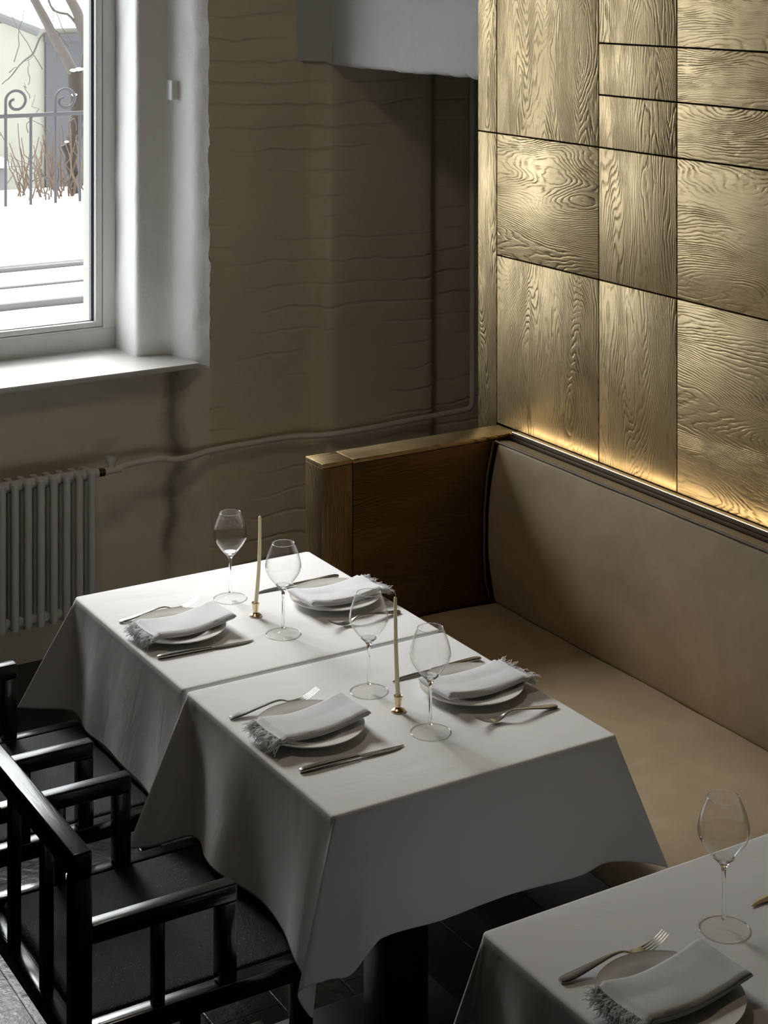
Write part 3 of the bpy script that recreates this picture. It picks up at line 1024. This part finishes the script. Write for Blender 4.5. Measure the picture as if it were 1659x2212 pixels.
def make_holder():
    bm = bmesh.new()
    prof = [(0, 0), (.0160, 0), (.0168, .0012), (.0160, .0030), (.0110, .0060), (.0070, .0085), (.0058, .0115), (.0072, .0150), (.0078, .0175), (.0074, .0195), (.0078, .0215),
            (.0086, .0260), (.0098, .0315), (.0104, .0340), (.0100, .0352), (.0086, .0352), (.0066, .0320), (.0062, .0220), (0, .0210)]
    add_lathe(bm, prof, 40)
    return obj('candle_holder', bm, M['brass'], angle=60)

def make_napkin(seed, twist):
    """folded strip along x; fringe end at x=0, folded end at x=.225; rests on the plate dish"""
    t = thing('napkin', 'x', 'napkin')
    L, W = .228, .118
    def centre(u):            # height of underside along the strip: sits on rim, sags into the dish
        return .0205 - .0120 * math.sin(max(0, min(1, (u - .06) / .84)) * math.pi) + .005 * max(0, u - .85) / .15 + (-.004 if u < .05 else 0)
    layers = 3
    root = t
    def surf(u, w, top):
        x = u * L
        y = (w - .5) * W * (1 - .04 * math.sin(u * math.pi)) + .006 * math.sin(u * math.pi * .9) * twist
        zc = centre(u) + .003 * abs(w - .5) * 2
        thick = lerp(.0155, .0165, u) + .0035 * math.sin(w * math.pi) * math.sin(u * math.pi) ** .5 + .0020 * nz(u * 3 + seed, w * 2.4, seed)
        return x, y, zc + (thick if top else 0)
    rings = []
    n = 46
    for i in range(n + 1):
        u = i / n
        r_ = []
        m = 22
        close = 1.0
        if u > .965: close = math.sqrt(max(0.06, 1 - ((u - .965) / .035) ** 2))
        top = [surf(u, k / m, True) for k in range(m + 1)]
        bot = [surf(u, k / m, False) for k in range(m + 1)]
        pts = []
        for k in range(m + 1):
            x, y, z = top[k]; zb = bot[k][2]; mid = (z + zb) / 2
            edge = min(k, m - k) / m
            f_ = close * (1 if edge > .07 else math.sqrt(max(0.0, 1 - (1 - edge / .07) ** 2)) * .35 + .65)
            pts.append((x, y, mid + (z - mid) * f_))
        # layered side at high-w edge and low-w edge
        th = (top[m][2] - bot[m][2]) * close
        for j in (1, 2, 3, 4, 5):
            q_ = j / 6
            x, y, z = top[m]
            pts.append((x, y + .0016 * math.sin(q_ * math.pi * 1) + .0012 * math.cos(q_ * math.pi * 6), bot[m][2] + (top[m][2] - bot[m][2]) / 2 + th * (.5 - q_) * .45))
        for k in range(m, -1, -1):
            x, y, z = bot[k]; zt_ = top[k][2]; mid = (z + zt_) / 2
            edge = min(k, m - k) / m
            f_ = close * (1 if edge > .07 else math.sqrt(max(0.0, 1 - (1 - edge / .07) ** 2)) * .35 + .65)
            pts.append((x, y, mid + (z - mid) * f_))
        th = (top[0][2] - bot[0][2]) * close
        for j in (5, 4, 3, 2, 1):
            q_ = j / 6
            x, y, z = top[0]
            pts.append((x, y - .0022 * math.sin(q_ * math.pi) - .0016 * math.cos(q_ * math.pi * 6), bot[0][2] + (top[0][2] - bot[0][2]) / 2 + th * (.5 - q_) * .45))
        rings.append(pts)
    folded = obj('folded_cloth', strip_solid(rings), M['napkin'], t, angle=70)
    # fringe threads
    bm = bmesh.new()
    rnd = random.Random(seed)
    for k in range(320):
        w = rnd.random()
        lay = rnd.random()
        x0_, y0_, zt_ = surf(0, w, True); zb = surf(0, w, False)[2]
        z = lerp(zb + .001, zt_ - .001, lay)
        L_ = rnd.uniform(.013, .028)
        dy = rnd.uniform(-.55, .55) * L_ + .25 * (w - .5) * L_
        dz = rnd.uniform(-.5, .30) * L_
        drop = rnd.uniform(.0, .4) * L_
        pts = []
        for i in range(6):
            u = i / 5
            zz = z + dz * u - drop * u * u + .0016 * math.sin(u * 9 + k)
            pts.append((.002 - L_ * u, y0_ + dy * u * u + .0015 * math.sin(u * 7 + k * 1.7), max(zz, .0008)))
        add_tube(bm, pts, [.0011, .0010, .0010, .0009, .0007, .0005], 5)
    fr = obj('fringe', bm, M['fringe'], folded, angle=70)
    fr['kind'] = 'stuff'
    return t

plate0 = make_plate(); glass0 = make_glass(); fork0 = make_fork(); knife0 = make_knife()
hold0 = make_holder()
nap = {}
def first_or_copy(o, used):
    if o.name not in used:
        used.add(o.name); return o
    return copy_tree(o)
used = set()
def place(o, x, y, z, rz, label, group, cat=None):
    c = first_or_copy(o, used)
    c.location = (x, y, z); c.rotation_euler = (0, 0, rz)
    c['label'] = label; c['group'] = group
    if cat: c['category'] = cat
    return c
R_ = math.radians
PI = math.pi
W_ = {'AL': 'left side of the farthest table', 'AR': 'bench side of the farthest table', 'BL': 'left side of the middle table',
      'BR': 'bench side of the middle table', 'C': 'the table in the lower right corner'}
for key, x, y in (('AL', 1.791, 3.970), ('AR', 2.235, 3.958), ('BL', 1.802, 3.303), ('BR', 2.222, 3.296), ('C', 1.818, 2.130)):
    place(plate0, x, y, TT, 0, 'round white china plate under the napkin on ' + W_[key], 'white dinner plates', 'plate')
for key, x, y, a in (('AL', 1.690, 3.951, 3), ('AR', 2.345, 3.946, 183), ('BL', 1.690, 3.288, 3), ('BR', 2.335, 3.286, 182), ('C', 1.714, 2.126, 2)):
    n_ = make_napkin({'AL': 3, 'AR': 8, 'BL': 11, 'BR': 17, 'C': 23}[key], {'AL': 1, 'AR': -1, 'BL': 1, 'BR': -1, 'C': .6}[key])
    n_.location = (x, y, TT + .0008); n_.rotation_euler = (0, 0, R_(a))
    tag(n_, 'folded white fringed napkin on the plate at ' + W_[key], 'napkin', 'folded fringed napkins')
for key, x, y, a in (('AL', 1.689, 4.106, .5), ('AR', 2.338, 3.800, 182), ('BL', 1.680, 3.4485, -1.5), ('BR', 2.338, 3.127, 178), ('C', 1.703, 2.268, -1.5)):
    place(fork0, x, y, TT, R_(a), 'steel dinner fork lying beside the plate at ' + W_[key], 'dinner forks')
for key, x, y, a in (('AL', 1.679, 3.843, -5), ('AR', 2.330, 4.108, 178.5), ('BL', 1.691, 3.143, -2), ('BR', 2.342, 3.437, 180), ('C', 2.382, 2.275, 178)):
    lab = 'steel table knife lying beside the plate at ' + W_[key] if key != 'C' else 'steel table knife with only its tip in frame, at the right edge'
    place(knife0, x, y, TT, R_(a), lab, 'table knives')
for x, y, lab in ((2.007, 4.117, 'empty wine glass nearest the radiator, left of the first candle'),
                  (2.012, 3.826, 'empty wine glass right of the first candle on the farthest table'),
                  (2.020, 3.419, 'empty wine glass left of the candle on the middle table'),
                  (2.026, 3.166, 'empty wine glass right of the candle on the middle table'),
                  (2.043, 2.252, 'empty wine glass on the cropped table at the right edge')):
    place(glass0, x, y, TT, 0.3, lab, 'stemmed wine glasses')
used_h = []
for i, (x, y, tx, ty, lab) in enumerate(((2.008, 3.971, 2.8, 0.0, 'the farthest table'), (2.022, 3.293, -1.6, 0, 'the middle table'), (2.062, 2.115, 0, 0, 'the cropped table at the right edge'))):
    place(hold0, x, y, TT, 0, 'small brass candle holder on ' + lab, 'brass candle holders', 'candle holder')
    c = make_candle((1, -.5, .5)[i])
    c.location = (x, y, TT + .0216)
    # lean sideways in the room
    c.rotation_euler = (0, R_(tx), R_(-20))
    tag(c, 'thin ivory taper candle, unlit, standing on ' + lab, 'candle', 'ivory taper candles')

# ================================================================== CHAIRS
def make_chair():
    """seat front towards +x; origin: floor, chair centre in y, x=0 at back"""
    c = thing('armchair', 'x', 'chair')
    w = .28; t = .035; b = .003
    X1 = .508                        # front of the seat
    A0, A1 = .300, .336              # front arm post
    WX, WYm, WZ = M['wood_x'], M['wood_y'], M['wood_z']
    # side frames
    for s in (-1, 1):
        y0, y1 = (-w, -w + t) if s < 0 else (w - t, w)
        obj('leg', box(0, .039, y0, y1, 0, .734, b), WZ, c)                     # back post and leg
        obj('leg', box(.466, .504, y0, y1, 0, .4098, b), WZ, c)                 # front leg
        obj('arm_post', box(A0, A1, y0 + .0005, y1 - .0005, .4505, .6058, b), WZ, c)
        obj('armrest', box(.0385, A1 + .001, y0, y1, .606, .641, .0045, 3), WX, c)
        obj('side_rail', box(.0395, X1, y0 + .0005, y1 - .0005, .410, .450, b), WX, c)
        obj('slat', box(.1640, .1880, y0 + .008, y1 - .008, .4502, .6058, .0015), WZ, c)
    obj('top_rail', box(0, .039, -w, w, .734, .782, .0045, 3), WYm, c)
    obj('back_rail', box(.003, .036, -w + t, w - t, .395, .436, b), WYm, c)
    for y in (-.090, .098):
        obj('back_slat', box(.008, .030, y - .0125, y + .0125, .436, .734, .0015), WZ, c)
    obj('front_rail', box(X1 - .03, X1 - .005, -w + t + .001, w - t - .001, .405, .430, b), WYm, c)
    # leather cushion, soft edges
    bm = bmesh.new()
    x0, x1_ = .040, X1 + .004
    yw = w - t - .001
    n = 26
    rows = []
    hz, zc, th = .030, .428, .024
    prof = []
    for k in range(17):
        a = -math.pi / 2 + math.pi * k / 16
        prof.append((math.cos(a), math.sin(a)))
    for (ca, sa) in prof:
        inset = .018 * (1 - abs(ca) ** .7)
        row = []
        zz = zc + th * math.copysign(abs(sa) ** .8, sa)
        xa, xb, ya, yb = x0 + inset, x1_ - inset, -yw + inset, yw - inset
        P = []
        rc = .02
        cs = ((xb - rc, yb - rc, 0), (xa + rc, yb - rc, 90), (xa + rc, ya + rc, 180), (xb - rc, ya + rc, 270))
        for cx_, cy_, a0 in cs:
            for j in range(6):
                a = math.radians(a0 + 90 * j / 5)
                P.append((cx_ + rc * math.cos(a), cy_ + rc * math.sin(a), zz))
        rows.append(P)
    g = add_grid(bm, rows, close_u=True)
    bm.faces.new(g[0][::-1])
    prev = g[-1]
    cc = Vector(((x0 + x1_) / 2, 0))
    for k in (.75, .5, .25):
        r_ = [bm.verts.new((cc.x + (v.co.x - cc.x) * k, cc.y + (v.co.y - cc.y) * k, .452 + .004 * (1 - k))) for v in g[-1]]
        for i in range(len(r_)): bm.faces.new((prev[i], prev[(i + 1) % len(r_)], r_[(i + 1) % len(r_)], r_[i]))
        prev = r_
    bm.faces.new(prev)
    obj('seat', bm, M['leather'], c, angle=60)
    return c
ch = make_chair()
for i, (x, y, lab) in enumerate(((1.147, 3.290, 'black oak armchair with leather seat at the middle table, nearest whole one'),
                                 (1.138, 4.012, 'black oak armchair with leather seat at the farthest table, cut by the left edge'),
                                 (1.180, 2.110, 'black oak armchair at the bottom edge, only its back corner in frame'))):
    o = ch if i == 0 else copy_tree(ch)
    o.location = (x, y, 0)
    o['label'] = lab; o['group'] = 'black slatted armchairs'

# ================================================================== OUTSIDE
def snow_slab(name, x0, x1, y0, y1, z0, z1, amp=.02, mat='snow'):
    bm = bmesh.new()
    rows = []
    ny, nx = max(4, int((y1 - y0) / .12)), int((x1 - x0) / .2)
    top = []
    for j in range(ny + 1):
        y = lerp(y0, y1, j / ny)
        top.append([(lerp(x0, x1, i / nx), y + (.03 * nz(i * .3, y, 1) if j == 0 else 0), z1 + amp * nz(lerp(x0, x1, i / nx) * 1.5, y * 1.5, z1) - (.03 if j in (0,) else 0)) for i in range(nx + 1)])
    front = [[(p[0], p[1] + .0, z0) for p in top[0]]]
    back = [[(p[0], p[1], z0) for p in top[-1]]]
    add_grid(bm, front + top + back)
    return struct(name, bm, M[mat], angle=60)
struct('ground_yard', box(-8, 18, 6.5, 24, -.2, 0), M['snow'])
snow_slab('ground_snow_near', -2, 8, 6.40, 8.06, .2, .778, .010)
struct('trim_5', box(-2, 8, 8.07, 8.15, .2, .812, .008), M['stone'])
snow_slab('ground_snow_tread', -2, 8, 8.15, 8.47, .2, .806, .006)
struct('trim_6', box(-2, 8, 8.48, 8.55, .2, .818, .008), M['stone'])
snow_slab('ground_snow_path', -2, 8, 8.55, 8.97, .2, .806, .008)
struct('trim_7', box(-2, 8, 8.98, 9.05, .2, .824, .008), M['stone'])
snow_slab('ground_snow_ledge', -2, 8, 9.05, 9.45, .2, .890, .016)
snow_slab('ground_snow_bank', -2, 8, 9.47, 9.84, .2, 1.032, .012)
snow_slab('ground_snow_top', -2, 8, 9.86, 10.7, .2, 1.018, .008)

bld = thing('annex_building', 'pale yellow rendered house with a dark door and snowy roof outside the window', 'building', (6, 13.5, 0))
def bb(name, *a, mat, **k):
    bm = box(*a, **k)
    for v in bm.verts: v.co -= Vector((6, 13.5, 0))
    return obj(name, bm, M[mat], bld)
bb('wall', 0, 12, 13.0, 15.0, 0, 2.02, mat='yellow')
bb('wall', 0, 12, 15.0, 17.0, 0, 3.2, mat='yellow')
bb('door', 4.72, 5.5, 12.96, 13.0, .2, 1.872, mat='door')
bb('door_frame', 4.70, 5.52, 12.93, 12.965, 1.872, 1.935, mat='door')
bm = bmesh.new()
# snow-covered lean-to roof with a slanting left verge
vs = [(4.0, 12.75, 2.10), (12, 12.75, 1.985), (12, 15.0, 2.6), (3.6, 15.0, 2.6)]
top_ = [(4.55, 12.72, 1.985), (12, 12.72, 1.985), (12, 15.0, 2.55), (3.3, 15.0, 2.55)]
a = [bm.verts.new(Vector(p) - Vector((6, 13.5, 0))) for p in top_]
b_ = [bm.verts.new(Vector((p[0], p[1], p[2] + .12)) - Vector((6, 13.5, 0))) for p in top_]
bm.faces.new(a[::-1]); bm.faces.new(b_)
for i in range(4): bm.faces.new((a[i], a[(i + 1) % 4], b_[(i + 1) % 4], b_[i]))
obj('snowy_roof', bm, M['snow'], bld, smooth=False)
bm = bmesh.new()
add_tube(bm, [Vector((3.9, 12.70, 2.22)) - Vector((6, 13.5, 0)), Vector((4.56, 12.70, 1.96)) - Vector((6, 13.5, 0))], .035, 8)
obj('gutter', bm, M['stone'], bld)
o = struct('ground_step_block', box(3.2, 4.17, 12.3, 12.9, 0, .98, .02), M['stone'])
snow_slab('ground_step_snow', 3.2, 4.20, 12.28, 12.92, .98, 1.04, .01)

# railing with scrolls
rail = thing('iron_railing', 'dark wrought iron railing with scroll tops outside the window', 'railing', (3.3, 9.85, 1.1))
def rl(x, z, y=9.85): return (x - 3.3, y - 9.85, z - 1.1)
bm = bmesh.new()
add_box(bm, -3.2, 1.2, -.012, .012, .455, .478, .002)
obj('top_bar', bm, M['iron'], rail)
sxs = [3.338 + .1537 * k for k in range(-10, 5)]
for k, x in enumerate(sxs):
    bm = bmesh.new()
    add_tube(bm, [rl(x, 1.0), rl(x, 1.56)], .0095, 8)
    obj('baluster', bm, M['iron'], rail)
    if k % 2 == 0:
        xo = x
        bm = bmesh.new()
        pts = [rl(xo, 1.56), rl(xo, 1.64)]
        R0 = .061
        for i in range(30):
            a = math.pi - i / 29 * math.pi * 2.35
            rr_ = lerp(R0, .022, max(0, (i - 12) / 17) ** 1.2)
            pts.append(rl(xo + R0 + rr_ * math.cos(a) , 1.655 + rr_ * math.sin(a) * .98 - (R0 - rr_) * .3))
        add_tube(bm, pts, .009, 8)
        obj('scroll', bm, M['iron'], rail)

# tree and shrub
def branch(bm, p, q_, r0, r1, wob=.03, n=12, seed=0):
    p, q_ = Vector(p), Vector(q_)
    pts = []
    for i in range(n + 1):
        u = i / n
        v = p.lerp(q_, u)
        v += Vector((nz(seed, u * 3, 1), nz(seed, 2, u * 3), nz(u * 3, 4, seed))) * wob * math.sin(u * math.pi)
        pts.append(v)
    add_tube(bm, pts, [lerp(r0, r1, i / n) for i in range(n + 1)], 8)
tree = thing('bare_tree', 'bare snow-dusted tree with pruned trunk outside the window', 'tree', (3.9, 10.4, 1.0))
def tl(px, pz, y=10.4):
    """point in the tree's own frame from room x, z"""
    return (px - 3.9, y - 10.4, pz - 1.0)
bm = bmesh.new()
branch(bm, tl(3.985, .9), tl(3.955, 1.30), .036, .042, .02, seed=1)
branch(bm, tl(3.955, 1.28), tl(4.00, 1.50), .05, .045, .02, seed=2)
branch(bm, tl(4.00, 1.48), tl(3.985, 1.78), .045, .052, .02, seed=3)
branch(bm, tl(3.955, 1.26), tl(3.91, 1.33), .04, .03, .0, 4, seed=3)
obj('trunk', bm, M['bark'], tree, angle=70)
bm = bmesh.new()
branch(bm, tl(3.985, 1.74), tl(3.66, 2.34), .036, .024, .03, seed=4)
branch(bm, tl(4.06, 1.98), tl(3.90, 2.36), .038, .030, .03, seed=5)
branch(bm, tl(4.01, 1.76), tl(4.08, 2.05), .012, .010, .03, seed=6)
obj('limb', bm, M['bark2'], tree, angle=70)
bm = bmesh.new()
rnd = random.Random(5)
branch(bm, tl(3.83, 2.055), tl(3.50, 1.72), .008, .003, .10, seed=8)
branch(bm, tl(3.83, 2.055), tl(3.67, 2.30), .006, .004, .04, seed=9)
branch(bm, tl(4.05, 2.06), tl(3.68, 2.33), .009, .006, .08, seed=10)
for k in range(22):
    x = rnd.uniform(3.45, 4.1); z = rnd.uniform(1.1, 2.1)
    branch(bm, tl(x, z), tl(x + rnd.uniform(-.35, .1), z + rnd.uniform(.05, .45), 10.4 + rnd.uniform(-.2, .2)), .0035, .0012, .06, 8, seed=k + 20)
obj('twigs', bm, M['bark2'], tree, angle=70)['kind'] = 'stuff'
bm = bmesh.new()
for (x, z, r_) in ((3.955, 1.795, .022), (3.99, 1.80, .024), (4.03, 1.80, .02), (3.86, 2.07, .012), (3.96, 1.64, .018), (3.91, 1.345, .014)):
    m_ = bmesh.ops.create_icosphere(bm, subdivisions=2, radius=r_, matrix=Matrix.Translation(tl(x, z, 10.365)) @ Matrix.Diagonal((1.1, 1, .5, 1)))
obj('snow_caps', bm, M['snow'], tree)
shrub = thing('leafless_shrub', 'tangle of pale dry leafless shoots around the tree foot outside', 'shrub', (3.9, 10.3, 1.0))
bm = bmesh.new()
for k in range(64):
    x = rnd.uniform(3.60, 4.12); y = 10.3 + rnd.uniform(-.15, .3)
    hgt = rnd.uniform(.12, .48)
    branch(bm, (x - 3.9, y - 10.3, .0), (x - 3.9 + rnd.uniform(-.16, .12), y - 10.3 + rnd.uniform(-.1, .1), hgt), .006, .0025, .05, 8, seed=k)
o = obj('shoots', bm, M['twig'], shrub, angle=70); o['kind'] = 'stuff'
